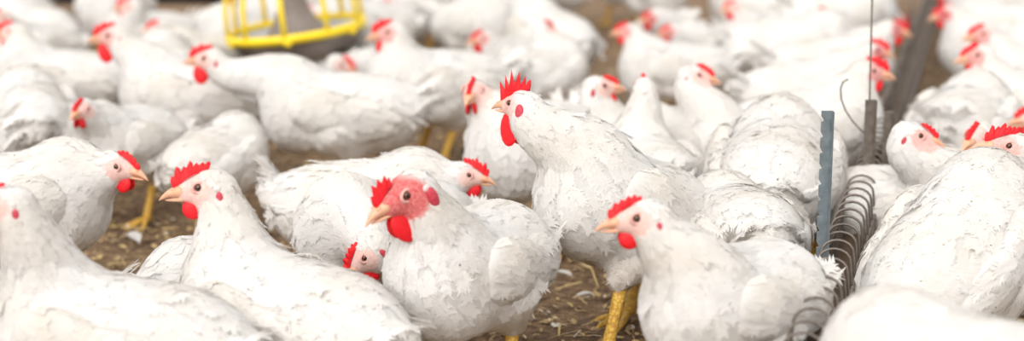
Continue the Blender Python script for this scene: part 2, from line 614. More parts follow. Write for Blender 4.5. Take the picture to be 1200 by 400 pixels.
def tail_mesh(seed=5, up=0.75, ln=(0.055, 0.085), wd=(0.024, 0.032), spread=0.75):
    rng = np.random.default_rng(seed)
    P, N, T, L, W = [], [], [], [], []
    for lay in range(4):
        for i in range(9):
            a = (i - 4) / 4 * (spread - lay * 0.1)
            e = up - lay * 0.2 + rng.normal(0, 0.05)
            d = np.array([-math.cos(a) * math.cos(e), math.sin(a) * 0.6, math.sin(e)])
            nrm = np.cross(d, [0, 1, 0]); nrm /= np.linalg.norm(nrm)
            if nrm[2] < 0:
                nrm = -nrm
            nrm = nrm + np.array([0, math.sin(a) * 1.0, 0]); nrm /= np.linalg.norm(nrm)
            l_ = rng.uniform(*ln) * (1 - 0.12 * lay)
            P.append(np.array([-0.118, math.sin(a) * 0.03, 0.036 - lay * 0.010]) + d * l_ * 0.38)
            N.append(nrm); T.append(d); L.append(l_); W.append(rng.uniform(*wd))
    fv, fq, fn, own = feather_cards(rng, np.array(P), np.array(N), np.array(T), np.array(L), np.array(W), np.full(len(P), 0.04), 0.05, True, 0.7)
    return mesh_np('tail', fv, fq, [M['feather']], attrs={'tint': rng.uniform(0, 0.06, len(P))[own]}, normals=fn)
PART['wing_left'] = wing_mesh(1, True); PART['wing_right'] = wing_mesh(-1, True)
PART['wing_left_far'] = wing_mesh(1, False); PART['wing_right_far'] = wing_mesh(-1, False)
PART['tail'] = tail_mesh(spread=0.5); PART['tail_up'] = tail_mesh(15, 0.95, (0.06, 0.08), (0.022, 0.03), 0.3); PART['tail_low'] = tail_mesh(9, 0.12, (0.04, 0.06), (0.026, 0.034), 0.9)

# ------------------------------------------------------------------ one chicken
def bez(p0, p1, p2, p3, n):
    t = np.linspace(0, 1, n)[:, None]
    return (1 - t) ** 3 * p0 + 3 * (1 - t) ** 2 * t * p1 + 3 * (1 - t) * t * t * p2 + t ** 3 * p3
FLOCK = []
def chicken(label, t, yaw, eye=None, dy=0.0, hyaw=None, hpitch=-8, group=None, lod=1, sc=1.0, tz=0.165, tp=6,
            comb='comb_hen', red=0.15, wat=1.0, hs=1.12, tail='tail', head=None, dirt=0.0, fat=1.0, neck=1.0,
            step=0.0, combs=1.0, seed=None, wx=1.0, facek=1.0, lobe=1.05):
    """t: pixel of the trunk's middle; eye: pixel of the eyes' midpoint, dy metres nearer(-)/farther(+) than the trunk;
    yaw and hyaw are headings in degrees (180 faces left in the photograph, 90 away)"""
    seed = len(FLOCK) * 7 + 3 if seed is None else seed
    rng = np.random.default_rng(seed)
    ya = rad(yaw)
    c = at_z(t[0], t[1], tz * sc)
    if eye is not None:                 # draw the trunk back until the head stands clear of the breast
        for _ in range(30):
            e_ = (np.array(at_y(eye[0], eye[1], c.y + dy)) - np.array((c.x, c.y, 0))) / sc
            e_ = rotm(-ya) @ e_ - np.array((0, 0, tz))
            e_ = rotm(0, rad(tp)).T @ e_
            d_ = min(np.linalg.norm(e_ / r_) * 1.0 for e_, r_ in ((e_, np.array((0.128, 0.082, 0.076)) + 0.045), (e_ - (0.078, 0, -0.006), np.array((0.066, 0.069, 0.074)) + 0.045)))
            if d_ > 1:
                break
            t = (t[0] - 2.2 * math.cos(ya), t[1] + 1.6)
            c = at_z(t[0], t[1], tz * sc)
    base = Vector((c.x, c.y, 0))
    root = bpy.data.objects.new('chicken', None)
    root.empty_display_size = 0.1
    COL.objects.link(root)
    root.location = base
    root.rotation_euler = (0, 0, ya)
    root.scale = (sc, sc, sc)
    tag(root, label, 'chicken', group)
    Rz = Matrix.Rotation(-ya, 3, 'Z')
    if eye is not None:
        hy = rad(yaw if hyaw is None else hyaw)
        near = -1 if math.cos(hy) > 0 else 1          # the eye on the camera's side
        hw = at_y(eye[0], eye[1], base.y + dy) - Vector(rotm(hy, rad(hpitch)) @ np.array((0.001, near * 0.013, 0.0))) * hs * sc
        hl = np.array(Rz @ (hw - base)) / sc
    else:
        hl = np.array(head if head is not None else (0.15, 0.0, 0.26))
    hyaw = yaw if hyaw is None else hyaw
    HR = rotm(rad(hyaw - yaw), rad(hpitch))
    TR = rotm(0, rad(tp))
    tc = np.array([0, 0, tz])
    def tw(p): return tc + TR @ np.array(p)
    def hwp(p): return hl + HR @ (np.array(p) * hs)
    # --- trunk, neck, head, thighs as one implicit body
    f = Field(0.035)
    f.ell(tw((0.0, 0, 0.0)), np.array((0.128, 0.082, 0.076)) * (1, fat, fat), TR)
    f.ell(tw((0.078, 0, -0.006)), np.array((0.066, 0.069, 0.074)) * (1, fat, fat), TR)
    f.ell(tw((-0.075, 0, 0.004)), np.array((0.078, 0.070, 0.064)) * (1, fat, fat), TR)
    f.cone(tw((-0.09, 0, 0.012)), tw((-0.152, 0, 0.018 if tail == 'tail_low' else 0.042)), 0.046, 0.020)
    nb = tw((0.084, 0, 0.030))
    hd = HR @ np.array([1.0, 0, 0])
    up = np.array([0, 0, 1.0])
    skull = hwp((-0.009, 0, -0.004))
    nh = hwp((-0.013, 0, -0.011))
    dist = np.linalg.norm(nh - nb)
    fw = TR @ np.array([1.0, 0, 0])
    cv = bez(nb, nb + (fw * 0.16 + up * 0.9) * dist * 0.40, nh - (hd * 0.35 + up * 0.8) * dist * 0.40, nh, 9)
    rr = np.interp(np.linspace(0, 1, 9), [0, 0.25, 0.55, 0.8, 1], np.array([0.057, 0.047, 0.0365, 0.0285, 0.0205]) * neck)
    rr[-1] = 0.0190
    for i in range(8):
        f.cone(cv[i], cv[i + 1], float(rr[i]), float(rr[i + 1]), 'n')
    hf = []
    f2k = HR
    f.ell(skull, np.array((0.0235, 0.0165, 0.0185)) * hs, f2k, 'h')
    f.ell(hwp((0.010, 0, -0.0045)), np.array((0.0155, 0.0105, 0.0120)) * hs, f2k, 'h')
    hock, ankle = [], []
    hz = 0.088 * tz / 0.165
    for s in (-1, 1):
        st = step * s
        hip = tw((-0.005, s * 0.048, -0.035))
        hk = np.array([-0.016 + st, s * 0.052, hz])
        f.cone(hip, hk + (0, 0, 0.012), 0.046, 0.017)
        hock.append(hk); ankle.append(np.array([0.012 + st, s * 0.055, 0.016]))
    h = {0: 0.0052, 1: 0.0075, 2: 0.0095}[lod]
    V, Q, N = surface_nets(f, h)
    # clip below ground (sitting birds)
    V[:, 2] = np.maximum(V[:, 2], 0.003)
    loc = (V - hl) @ HR / hs
    def facem(p):
        d = np.sqrt(((p[:, 0] - 0.010) / (0.0225 * facek)) ** 2 + ((p[:, 2] + 0.003) / (0.0165 * facek)) ** 2)
        d2 = np.where(np.abs(p[:, 1]) < 0.03, d, 9)
        return np.clip((1.12 - d2) / 0.25, 0, 1)
    face = facem(loc)
    nbv = len(V)
    segs = [((hwp((0.0, 0, 0.006))), hwp((-0.02, 0, -0.004)), 0.0085, 0.006, 0.05, 0.0),
            (hwp((-0.004, 0, -0.012)), cv[7], 0.010, 0.0065, 0.05, 0.0)]
    sz = [(0.040, 0.022), (0.030, 0.017), (0.025, 0.014), (0.022, 0.011), (0.019, 0.0095), (0.017, 0.0085), (0.014, 0.0075), (0.011, 0.0065)]
    for i in range(8, 0, -1):
        segs.append((cv[i], cv[i - 1], sz[i - 1][0] * 0.9, sz[i - 1][1], 0.055, 0.0, float(rr[i])))
    pts = [tw((0.075, 0, 0.01)), tw((0.03, 0, 0.0)), tw((-0.04, 0, 0.0)), tw((-0.10, 0, 0.008)), tw((-0.16, 0, 0.03))]
    for i, (L_, W_) in enumerate([(0.024, 0.015), (0.026, 0.016), (0.027, 0.016), (0.030, 0.015)]):
        segs.append((pts[i], pts[i + 1], L_, W_, 0.06, 0.0 + dirt * (0.1 if i > 1 else 0.03), 0.062 if i < 3 else 0.03))
    for s in (0, 1):
        hip = tw((-0.005, (-1, 1)[s] * 0.06, -0.045))
        segs.append((hip, hock[s], 0.020, 0.012, 0.08, 0.10 + dirt * 0.3, 0.02))
    T, L, W, lf, ti = along(V, segs)
    dens = {0: 4.2, 1: 2.8, 2: 1.8}[lod] / (L * W)
    dens = dens * (1 - facem(loc) ** 0.5)
    P, n = sample_surface(rng, V, Q, N, dens)
    pl = (P - hl) @ HR / hs
    ok = (facem(pl) < 0.25) & (P[:, 2] > 0.012)
    P, n = P[ok], n[ok]
    T, L, W, lf, ti = along(P, segs)
    low = np.clip((0.5 * tz - P[:, 2]) / 0.05, 0, 1)
    T = T + np.array([0, 0, -0.45]) * (1 - np.abs(n[:, 2:3])) * (L[:, None] > 0.024)
    k = rng.uniform(0.75, 1.3, len(P)) * {0: 1.0, 1: 1.2, 2: 1.4}[lod]
    fv, fq, fn, own = feather_cards(rng, P, n, T, L * k, W * k, lf, 0.02, lod == 0, field=f)
    ftint = np.clip(ti + rng.uniform(0, 0.05, len(P)) + dirt * 0.2 * low, 0, 1)[own]
    # --- shanks and toes belong to the body mesh
    lb = MB()
    for s in (0, 1):
        hk, an = hock[s], ankle[s]
        mid = (hk + an) / 2
        lb.tube([hk + (hk - an) * 0.15, hk, mid, an, an - (0, 0, 0.006)], [0.010, 0.0095, 0.0078, 0.0092, 0.0075], 10)
        for a, ln in ((0, 0.062), (0.5, 0.05), (-0.5, 0.05), (math.pi + 0.3, 0.026)):
            d = np.array([math.cos(a), math.sin(a), 0])
            q = [an + d * 0.002 + (0, 0, -0.002), an + d * ln * 0.33 + (0, 0, -0.003), an + d * ln * 0.66 + (0, 0, -0.008), an + d * ln * 0.9 + (0, 0, -0.010), an + d * ln * 1.12 + (0, 0, -0.0145)]
            lb.tube(q, [0.0068, 0.0056, 0.0052, 0.0040, 0.0008], 8, True, 0.9)
    LV = np.array([tuple(v) for v in lb.v])
    l4 = np.array([x for x in lb.f if len(x) == 4]); lo_ = [x for x in lb.f if len(x) != 4]
    byk = {}
    for x in lo_:
        byk.setdefault(len(x), []).append(x)
    polys = [Q, l4 + nbv] + [np.array(v) + nbv for v in byk.values()]
    cnt = [len(p) for p in polys]
    midx = np.concatenate([np.zeros(cnt[0]), np.ones(sum(cnt[1:]))])
    z = np.zeros(len(LV))
    _, _, _, _, bt = along(V, segs)
    body = obj('body', mesh_np('body', np.concatenate([V, LV]), polys, [M['skin'], M['leg']], midx,
               attrs={'face': np.concatenate([face, z]), 'redness': np.full(nbv + len(LV), red), 'tint': np.concatenate([bt, z])}), root)
    pl_ = obj('plumage', mesh_np('plumage', fv, fq, [M['feather']], attrs={'tint': ftint}, normals=fn), root)
    pl_['kind'] = 'stuff'
    # --- wings, tail
    TM = Matrix.Translation(Vector(tc)) @ Matrix(TR.tolist()).to_4x4() @ Matrix.Diagonal((1, fat * wx, fat, 1))
    far = '' if lod == 0 else '_far'
    obj('wing', PART['wing_left' + far], root, TM)
    obj('wing', PART['wing_right' + far], root, TM)
    obj('tail', PART[tail], root, TM)
    # --- head pieces
    HM = Matrix.Translation(Vector(hl)) @ Matrix(HR.tolist()).to_4x4() @ Matrix.Scale(hs, 4)
    obj('beak', PART['beak'], root, HM)
    obj('lower_beak', PART['lower_beak'], root, HM)
    obj('comb', PART[comb], root, HM @ Matrix.Scale(combs, 4))
    for s in (-1, 1):
        e = obj('eye', PART['eye'], root, HM @ Matrix.Translation((0.001, s * 0.0118, 0.0005)))
        if lod < 2:
            obj('eyelid', PART['eyelid'], root, HM @ Matrix.Translation((0.001, s * 0.0133, 0.0005)) @ Matrix.Rotation(s * 0.2, 4, 'Z'))
            obj('earlobe', PART['earlobe'], root, HM @ Matrix.Translation((-0.0180, s * 0.0190, -0.0115)) @ Matrix.Scale(lobe, 4))
            obj('ear_tuft', PART['ear_tuft'], root, HM @ Matrix.Translation((-0.0165, s * 0.0178, -0.0015)))
        if wat > 0:
            obj('wattle', PART['wattle'], root, HM @ Matrix.Translation((0.0105, s * 0.0052, -0.0125 - 0.0095 * wat)) @ Matrix.Rotation(s * 0.18, 4, 'X') @ Matrix.Diagonal((0.6 + 0.4 * wat, 1, wat, 1)))
    FLOCK.append((root, c, yaw, sc))
    return root

# ------------------------------------------------------------------ floor and litter
def value_noise(x, y, s, seed):
    r = np.random.default_rng(seed)
    G = r.random((64, 64))
    u, v = x * s, y * s
    i, j = np.floor(u).astype(int), np.floor(v).astype(int)
    a, b = u - i, v - j
    a, b = a * a * (3 - 2 * a), b * b * (3 - 2 * b)
    g = lambda p, q: G[p % 64, q % 64]
    return (g(i, j) * (1 - a) + g(i + 1, j) * a) * (1 - b) + (g(i, j + 1) * (1 - a) + g(i + 1, j + 1) * a) * b
def ground_h(x, y):
    return 0.010 * (value_noise(x, y, 6, 1) - 0.6) + 0.009 * (value_noise(x, y, 19, 2) - 0.6) + 0.006 * (value_noise(x, y, 55, 3) - 0.6) - 0.001
def build_floor():
    m, nt, b, out = new_mat('brown_litter')
    n1 = noise(nt, 7, 5); n2 = noise(nt, 70, 5); n3 = noise(nt, 260, 4)
    c1 = ramp(nt, n1.outputs['Fac'], [(0.3, (0.085, 0.045, 0.028)), (0.7, (0.34, 0.22, 0.125))])
    c2 = ramp(nt, n2.outputs['Fac'], [(0.35, (0.08, 0.042, 0.026)), (0.65, (0.40, 0.27, 0.15))])
    c = mixc(nt, 0.55, c1.outputs[0], c2.outputs[0])
    nt.links.new(c, b.inputs['Base Color'])
    b.inputs['Roughness'].default_value = 0.95
    bp = nnode(nt, 'ShaderNodeBump')
    bp.inputs['Strength'].default_value = 0.8
    bp.inputs['Distance'].default_value = 0.006
    nt.links.new(n3.outputs['Fac'], bp.inputs['Height'])
    nt.links.new(bp.outputs[0], b.inputs['Normal'])
    M['litter'] = m
    st = 0.014
    xs = np.arange(-2.2, 2.4, st); ys = np.arange(1.2, 7.0, st)
    X, Y = np.meshgrid(xs, ys, indexing='ij')
    V = np.stack([X, Y, ground_h(X, Y)], -1).reshape(-1, 3)
    nx, ny = len(xs), len(ys)
    I = np.arange(nx * ny).reshape(nx, ny)
    Q = np.stack([I[:-1, :-1], I[1:, :-1], I[1:, 1:], I[:-1, 1:]], -1).reshape(-1, 4)
    # apron out to the far ground
    e = 30.0
    A = np.array([(-e, -e, -0.012), (e, -e, -0.012), (e, e, -0.012), (-e, e, -0.012)])
    Q = np.concatenate([Q, np.array([[0, 1, 2, 3]]) + len(V)])
    fl = obj('floor', mesh_np('floor', np.concatenate([V, A]), Q, [m]))
    tag(fl, 'brown trodden dirt floor covered with litter', None, None, 'structure')
build_floor()
def build_straw():
    rng = np.random.default_rng(77)
    n = 24000
    u = rng.random(n)
    y = 1.7 + 3.6 * u ** 1.5
    x = (rng.random(n) * 2 - 1) * 0.34 * y
    z = ground_h(x, y)
    L = rng.gamma(2.2, 0.006, n) + 0.005
    L = np.minimum(L, 0.06)
    W = rng.uniform(0.0012, 0.0035, n)
    chip = rng.random(n) < 0.3
    L[chip] = rng.uniform(0.006, 0.014, chip.sum()); W[chip] = rng.uniform(0.004, 0.009, chip.sum())
    a = rng.uniform(0, 2 * np.pi, n); til = rng.normal(0.03, 0.16, n)
    d = np.stack([np.cos(a) * np.cos(til), np.sin(a) * np.cos(til), np.sin(til)], 1)
    s = np.stack([-np.sin(a), np.cos(a), rng.normal(0, 0.3, n)], 1)
    c = np.stack([x, y, z + 0.003 + np.abs(til) * L * 0.5 + rng.random(n) * 0.004], 1)
    up = np.array([0, 0, 1.0])
    V = []
    for (p, q, r_) in ((-1, -1, 0), (-1, 1, 0), (0, 1, 0.25), (0, -1, 0.25), (1, -1, 0), (1, 1, 0)):
        V.append(c + d * (0.5 * L * p)[:, None] + s * (0.5 * W * q * (1 if p == 0 else 0.7))[:, None] + up * (W * r_)[:, None])
    V = np.stack(V, 1).reshape(-1, 3)
    o = np.arange(n)[:, None] * 6
    Q = np.concatenate([o + np.array([0, 1, 2, 3]), o + np.array([3, 2, 5, 4])], 0)
    m, nt, b, out = new_mat('straw_litter')
    at = nnode(nt, 'ShaderNodeAttribute', attribute_name='tone')
    r = ramp(nt, at.outputs['Fac'], [(0.0, (0.09, 0.05, 0.03)), (0.35, (0.30, 0.19, 0.09)), (0.7, (0.55, 0.40, 0.20)), (0.88, (0.68, 0.50, 0.20)), (1.0, (0.75, 0.72, 0.68))])
    nt.links.new(r.outputs[0], b.inputs['Base Color'])
    b.inputs['Roughness'].default_value = 0.7
    me = mesh_np('straw', V, Q, [m], smooth=False, attrs={'tone': np.repeat(rng.random(n) ** 0.9, 6)})
    tag(obj('straw_litter', me), 'yellow and brown chopped straw and wood chips strewn over the floor', 'straw', None, 'stuff')
build_straw()

# ------------------------------------------------------------------ wire-topped feed trough
TH = 0.135                                   # rim height
ta, tb = at_z(962, 362, TH + 0.02), at_z(1087, 10, TH + 0.02)
tdir = Vector((tb.x - ta.x, tb.y - ta.y, 0)).normalized()
tstart = ta - tdir * 0.25
tlen = 4.6
tm = Matrix.Translation((tstart.x, tstart.y, 0)) @ Matrix.Rotation(math.atan2(tdir.y, tdir.x), 4, 'Z')
def build_trough():
    root = bpy.data.objects.new('feed_trough', None)
    COL.objects.link(root)
    root.matrix_world = tm
    tag(root, 'long dull steel chain feeder trough topped with wire hoops between the birds', 'feeder')
    hw = 0.0215
    b = MB()
    prof = [(-hw, 0.0), (-hw * 0.82, -0.045), (hw * 0.82, -0.045), (hw, 0.0), (hw + 0.004, -0.002), (hw * 0.9, -0.049), (-hw * 0.9, -0.049), (-hw - 0.004, -0.002)]
    b.grid([[(x, p, TH + q) for p, q in prof] for x in (0, tlen)], True, True)
    obj('channel', b.mesh('channel', M['channel'], False), root)
    b = MB()
    rr = random.Random(4)
    rows = []
    for i in range(120):
        x = 0.01 + (tlen - 0.02) * i / 119
        rows.append([(x, p, TH - 0.030 + rr.uniform(-0.004, 0.004)) for p in (-0.0185, -0.009, 0, 0.009, 0.0185)])
    b.grid(rows)
    tag(obj('feed', b.mesh('feed', M['feed']), root), None, None, None, 'stuff')
    # hoops
    pts = []
    r, ht = 0.0185, 0.047
    pts.append((0, r + 0.003, -0.004)); pts.append((0, r + 0.002, 0.012))
    for i in range(9):
        a = math.pi * i / 8
        pts.append((0.004 * math.sin(a), r * math.cos(a), ht - r * 0.75 + r * 0.75 * math.sin(a)))
    pts.append((0, -r - 0.002, 0.012)); pts.append((0, -r - 0.003, -0.004))
    b = MB()
    b.tube([(x, y, TH + z) for x, y, z in pts], 0.0016, 6)
    hm = b.mesh('wire_hoop', M['wire'])
    n = int(tlen / 0.041)
    rr = random.Random(9)
    for i in range(n):
        mw = Matrix.Translation((0.03 + i * 0.041 + rr.uniform(-.002, .002), 0, 0)) @ Matrix.Rotation(rr.uniform(-.05, .05), 4, 'Z')
        obj('wire_hoop', hm, root, mw)
    for s in (-1, 1):
        b = MB()
        b.tube([(0, s * 0.022, TH + 0.004), (tlen, s * 0.022, TH + 0.004)], 0.0022, 6)
        obj('rim_wire', b.mesh('rim_wire', M['wire']), root)
    return root
trough = build_trough()
tinv = tm.inverted()
def strap(px_top, px_bot_y, width_px, notch, name, label=None, off=0.055, base=0.0, mat='galv'):
    """upright flat steel bar standing beside the trough, top edge at a pixel"""
    q = at_z(px_bot_y[0], px_bot_y[1], TH)
    top = at_y(px_top[0], px_top[1], q.y)
    s = F / q.y
    w = width_px / s
    hgt = top.z
    b = MB()
    left, right = [], []
    z = base
    prof = []
    if notch:
        p = 0.019
        k = 0
        zs = []
        zz = base
        while zz < hgt - 0.004:
            zs += [(zz, 0), (min(zz + p * 0.62, hgt), 0), (min(zz + p * 0.70, hgt), -0.0032), (min(zz + p * 0.86, hgt), -0.0015)]
            zz += p
        zs.append((hgt, 0))
        last = -1
        for zz, d in zs:
            if zz > last + 1e-5:
                prof.append((zz, d)); last = zz
    else:
        prof = [(base, 0), (hgt, 0)]
    rows = []
    for zz, d in prof:
        rows.append([(-w / 2 - d, -0.0015, zz), (w / 2 - 0.003, -0.0015, zz), (w / 2, -0.008, zz), (w / 2, 0.0025, zz), (-w / 2 - d, 0.0015, zz)])
    b.grid(rows, True, True)
    mw = tinv @ Matrix.Translation((q.x + (top.x - q.x) * 0.5, q.y, 0))
    o = obj(name, b.mesh(name, M[mat], False), trough, mw)
    if label:
        o['label'] = label
    return o, q, hgt
strap((971, 130), (961, 318), 14, True, 'support_leg', 'grey galvanised upright strap with saw-tooth notches', 0.058)
o2, q2, h2 = strap((1019, 117), (1017, 232), 13, False, 'hanger_plate', 'narrow dull steel hanger plate', 0.04, TH - 0.01, 'wire')
o3, q3, h3 = strap((1044, 131), (1036, 215), 12, False, 'hanger_plate', None, 0.0, TH - 0.01, 'wire')
def wire_pix(name, pts, r, label=None):
    b = MB()
    b.tube([tinv @ at_y(*p) for p in pts], r, 6)
    o = obj(name, b.mesh(name, M['wire']), trough)
    if label:
        o['label'] = label
y2 = q2.y
wire_pix('hanging_wire', [(1018, 150, y2), (1019, 118, y2), (1020.5, 60, y2 + 0.01), (1022, 0, y2 + 0.02), (1026, -160, y2 + 0.05)], 0.0013, 'thin taut steel wire rising from the hanger plate')
wire_pix('bent_wire', [(994, 93, y2), (988, 96, y2), (985, 104, y2), (986, 117, y2), (991, 130, y2), (999, 142, y2), (1008, 152, y2), (1018, 160, y2)], 0.0013, 'loose end of wire bent into a hook')
wire_pix('hanging_wire', [(1067, 40, q2.y + 1.2), (1068.5, 0, q2.y + 1.22), (1073, -120, q2.y + 1.3)], 0.0028)

# ------------------------------------------------------------------ loose feathers on the floor
def loose_feather(px, py, rz, ln, label):
    p = at_z(px, py, 0.0)
    b = MB()
    rows = []
    for i in range(9):
        t = i / 8
        w = 0.26 * ln * math.sin(math.pi * min(1, 0.06 + 0.90 * t)) ** 0.7
        z = 0.006 + 0.12 * ln * math.sin(t * 2.6)
        rows.append([(ln * (t - 0.5), u * w, z + 0.10 * ln * abs(u) ** 2) for u in (-1, -0.5, 0, 0.5, 1)])
    b.grid(rows)
    root = obj('loose_feather', b.mesh('loose_feather', M['feather']), None, Matrix.Translation((p.x, p.y, ground_h(np.array(p.x), np.array(p.y)) + 0.002)) @ Matrix.Rotation(rz, 4, 'Z'))
    tag(root, label, 'feather', 'loose feathers on the floor')
    q = MB()
    q.tube([(-0.62 * ln, 0, 0.005), (-0.2 * ln, 0, 0.0075 + 0.07 * ln), (0.45 * ln, 0, 0.008 + 0.08 * ln)], [0.0011, 0.0009, 0.0003], 5)
    obj('quill', q.mesh('quill', M['feather']), root)
loose_feather(156, 284, 2.2, 0.045, 'white loose feather on dirt left of the serrated-comb hen')
loose_feather(326, 268, 1.2, 0.05, 'white loose feather on dirt below the raised tail')
loose_feather(685, 352, 0.3, 0.024, 'small white feather beside the yellow rooster leg, left of it')
loose_feather(745, 372, -0.4, 0.022, 'small white feather between rooster leg and foreground hen')
loose_feather(22, 300, 0.2, 0.05, 'white feather on dirt at the left edge')
loose_feather(660, 328, 2.6, 0.026, 'small white feather on straw right of red-faced chicken')

# ------------------------------------------------------------------ yellow pan feeder
def build_pan():
    c = at_y(347, 34, 3.62)
    root = bpy.data.objects.new('pan_feeder', None)
    COL.objects.link(root)
    root.location = c
    root.rotation_euler = (rad(1), rad(-7), 0)
    tag(root, 'round poultry feeder with yellow cage ring, grey pan and brown feed cone', 'feeder')
    R = 0.146
    b = MB()
    rows = []
    for i in range(49):
        a = 2 * math.pi * i / 48
        prof = [(-0.005, -0.008), (0.004, -0.010), (0.006, 0.0), (0.002, 0.009), (-0.005, 0.008)]
        rows.append([((R + p) * math.cos(a), (R + p) * math.sin(a), q) for p, q in prof])
    b.grid(rows, True)
    ringo = obj('rim_ring', b.mesh('rim_ring', M['yellow']), root)
    b = MB()
    b.tube([(R, 0, -0.006), (R, 0, -0.016)], [0.011, 0.006], 8)
    cm = b.mesh('clip', M['yellow'])
    for a in (-90, -30, 30, 90, 150, 210):
        obj('clip', cm, ringo, Matrix.Rotation(rad(a), 4, 'Z'))
    # spokes: each one its own bar from ring to top collar
    b = MB()
    b.tube([(R, 0, 0), (R - 0.003, 0, 0.06), (R - 0.020, 0, 0.13), (R - 0.06, 0, 0.19), (0.055, 0, 0.215)], [0.0062, 0.006, 0.006, 0.006, 0.006], 8, True, 0.8)
    sm = b.mesh('spoke', M['yellow'])
    for i in range(10):
        obj('spoke', sm, root, Matrix.Rotation(rad(-92 + i * 36), 4, 'Z'))
    b = MB()
    b.lathe([(0.048, 0.20), (0.062, 0.20), (0.062, 0.232), (0.048, 0.232), (0.048, 0.20)], 32)
    obj('collar', b.mesh('collar', M['yellow']), root)
    lob = lambda i, a: 1 + (0.07 * math.cos(6 * a) if i in (2, 3, 4) else 0)
    b = MB()
    b.lathe([(0.138, -0.004), (0.136, -0.014), (0.124, -0.032), (0.108, -0.046), (0.085, -0.054), (0.0, -0.054)], 72, 1, lob)
    obj('pan', b.mesh('pan', M['grey_plastic']), root)
    b = MB()
    b.lathe([(0.137, -0.004), (0.118, -0.018), (0.09, -0.03), (0.0, -0.034)], 48)
    obj('pan_inside', b.mesh('pan_inside', M['pan_inner']), root)
    b = MB()
    b.lathe([(0.072, -0.030), (0.062, -0.004), (0.046, 0.020), (0.034, 0.045), (0.029, 0.075), (0.029, 0.40)], 40)
    obj('feed_cone', b.mesh('feed_cone', M['grey_plastic']), root)
build_pan()

# ------------------------------------------------------------------ black pipe along the far side
p0, p1 = at_y(58, -4, 4.72), at_y(266, -4, 4.72)
pipe = bpy.data.objects.new('black_pipe', None)
COL.objects.link(pipe)
pipe.location = p0
tag(pipe, 'black pipe hung low behind the birds at top left, beside the yellow feeder', 'pipe')
b = MB()
b.tube([(0, 0, 0), (p1.x - p0.x, 0, 0)], 0.021, 16)
obj('tube', b.mesh('tube', M['black']), pipe)
for xx in (0.03, p1.x - p0.x - 0.03):
    b = MB()
    b.tube([(xx, 0, 0.015), (xx, 0, 1.6)], 0.0012, 5)
    obj('hanging_wire', b.mesh('hanging_wire', M['wire']), pipe)

# ------------------------------------------------------------------ the flock
ck = chicken
# in focus
ck('tall white rooster with upright red spiked comb standing on yellow legs', (734, 246), 222, (598, 122), -0.05, 140, -4, lod=0,
   comb='comb_rooster', wat=1.9, red=0.2, tp=22, sc=0.95, tz=0.182, hs=1.1, dirt=0.6, step=0.078, neck=1.1, lobe=1.9, combs=0.93)
ck('white hen in right foreground facing left, small red comb, peach beak', (862, 356), 224, (747, 257), -0.07, 182, -8, lod=0, sc=0.81, tz=0.2, tp=4, hs=1.32, neck=1.15, tail='tail_low', wat=0.85)
ck('white chicken with red face, ragged comb and two round red wattles', (553, 314), 242, (477, 230), -0.12, 212, -24, lod=0, sc=0.88, red=1.0,
   comb='comb_ragged', wat=1.4, hs=1.42, tz=0.178, tp=2, tail='tail_low', neck=1.1, facek=1.28, lobe=1.5)
ck('white hen with upright neck and low serrated comb at left foreground', (340, 380), 148, (233, 221), 0.04, 184, -6, lod=0, sc=0.95, tz=0.135, comb='comb_mid', wat=0.9, hs=1.2, tail='tail_low')
ck('white hen cut by left edge, long neck, only back of head showing', (140, 404), 166, (-5, 240), -0.02, 182, -5, lod=0, sc=0.92, tz=0.15, wat=1.3, tail='tail_low')
ck('white hen walking right at far left with head held low', (38, 222), 6, (136, 196), -0.03, -20, -12, lod=0, sc=0.92, tail='tail_low')
ck('white chicken pecking with lowered head behind red-faced chicken', (452, 272), 225, (428, 303), -0.16, 200, -45, lod=0, sc=0.88, tail='tail_low')
ck('white hen facing right with raised tail, behind the pecking chicken', (430, 240), -4, (549, 206), -0.03, -8, -10, lod=0, sc=0.84, comb='comb_mid', tail='tail_up')
# left half, behind
ck('fluffy white chicken seen from behind, below the long-necked hen', (252, 190), 65, None, head=(0.17, 0, 0.15), hpitch=-50, sc=0.74, dirt=0.8, tail='tail_low')
ck('white chicken facing viewer with narrow red face, above hen with lowered head', (148, 168), 243, (103, 128), -0.13, 255, -5, sc=0.8, tail='tail_low')
ck('white hen stretching long neck to the left beneath yellow feeder', (398, 132), 184, (240, 69), 0.0, 182, -2, comb='comb_mid', wat=1.5, sc=0.93)
ck('white chicken with bright red comb and wattles in profile at upper left', (228, 114), 176, (127, 42), 0.0, 186, -6, comb='comb_mid', wat=1.7, red=0.4, sc=0.93)
ck('white chicken with red comb and wattles right of yellow feeder', (510, 102), 208, (455, 38), -0.06, 195, -8, comb='comb_mid', wat=1.8, red=0.5, sc=0.93)
ck('white chicken below yellow feeder with small pink face', (405, 104), -25, (400, 76), -0.13, -10, -25, lod=2, sc=0.85, tz=0.11)
ck('white chicken facing viewer behind the rooster comb, narrow red face', (606, 146), 240, (565, 106), -0.08, 255, -8, sc=0.95)
ck('white hen looking right just behind rooster, hanging red wattle', (690, 190), 50, (708, 101), 0.03, 8, -2, comb='comb_low', wat=1.9, sc=0.78, hs=1.25)
ck('white chicken facing away with upright neck behind rooster back', (765, 208), 105, (745, 100), 0.08, 95, 0, sc=0.82, wat=0.8)
ck('white hen facing right with thin comb, right of the rooster', (800, 172), -40, (819, 89), -0.03, -5, -10, sc=0.84, comb='comb_hen')
ck('white chicken in back row turned left with pink face, near bare ground', (790, 84), 192, (734, 36), 0.0, 182, -5, lod=2, sc=0.8, red=0.6)
ck('fluffy white hen rump between rooster tail and foreground hen', (866, 276), 100, None, head=(0.17, 0, 0.16), hpitch=-40, tp=-5, lod=0, sc=0.85, tail='tail_low')
ck('large fluffy white chicken seen from behind left of notched post', (908, 205), 78, None, head=(0.17, -0.05, 0.15), hpitch=-50, lod=0, sc=1.02, tail='tail_low')
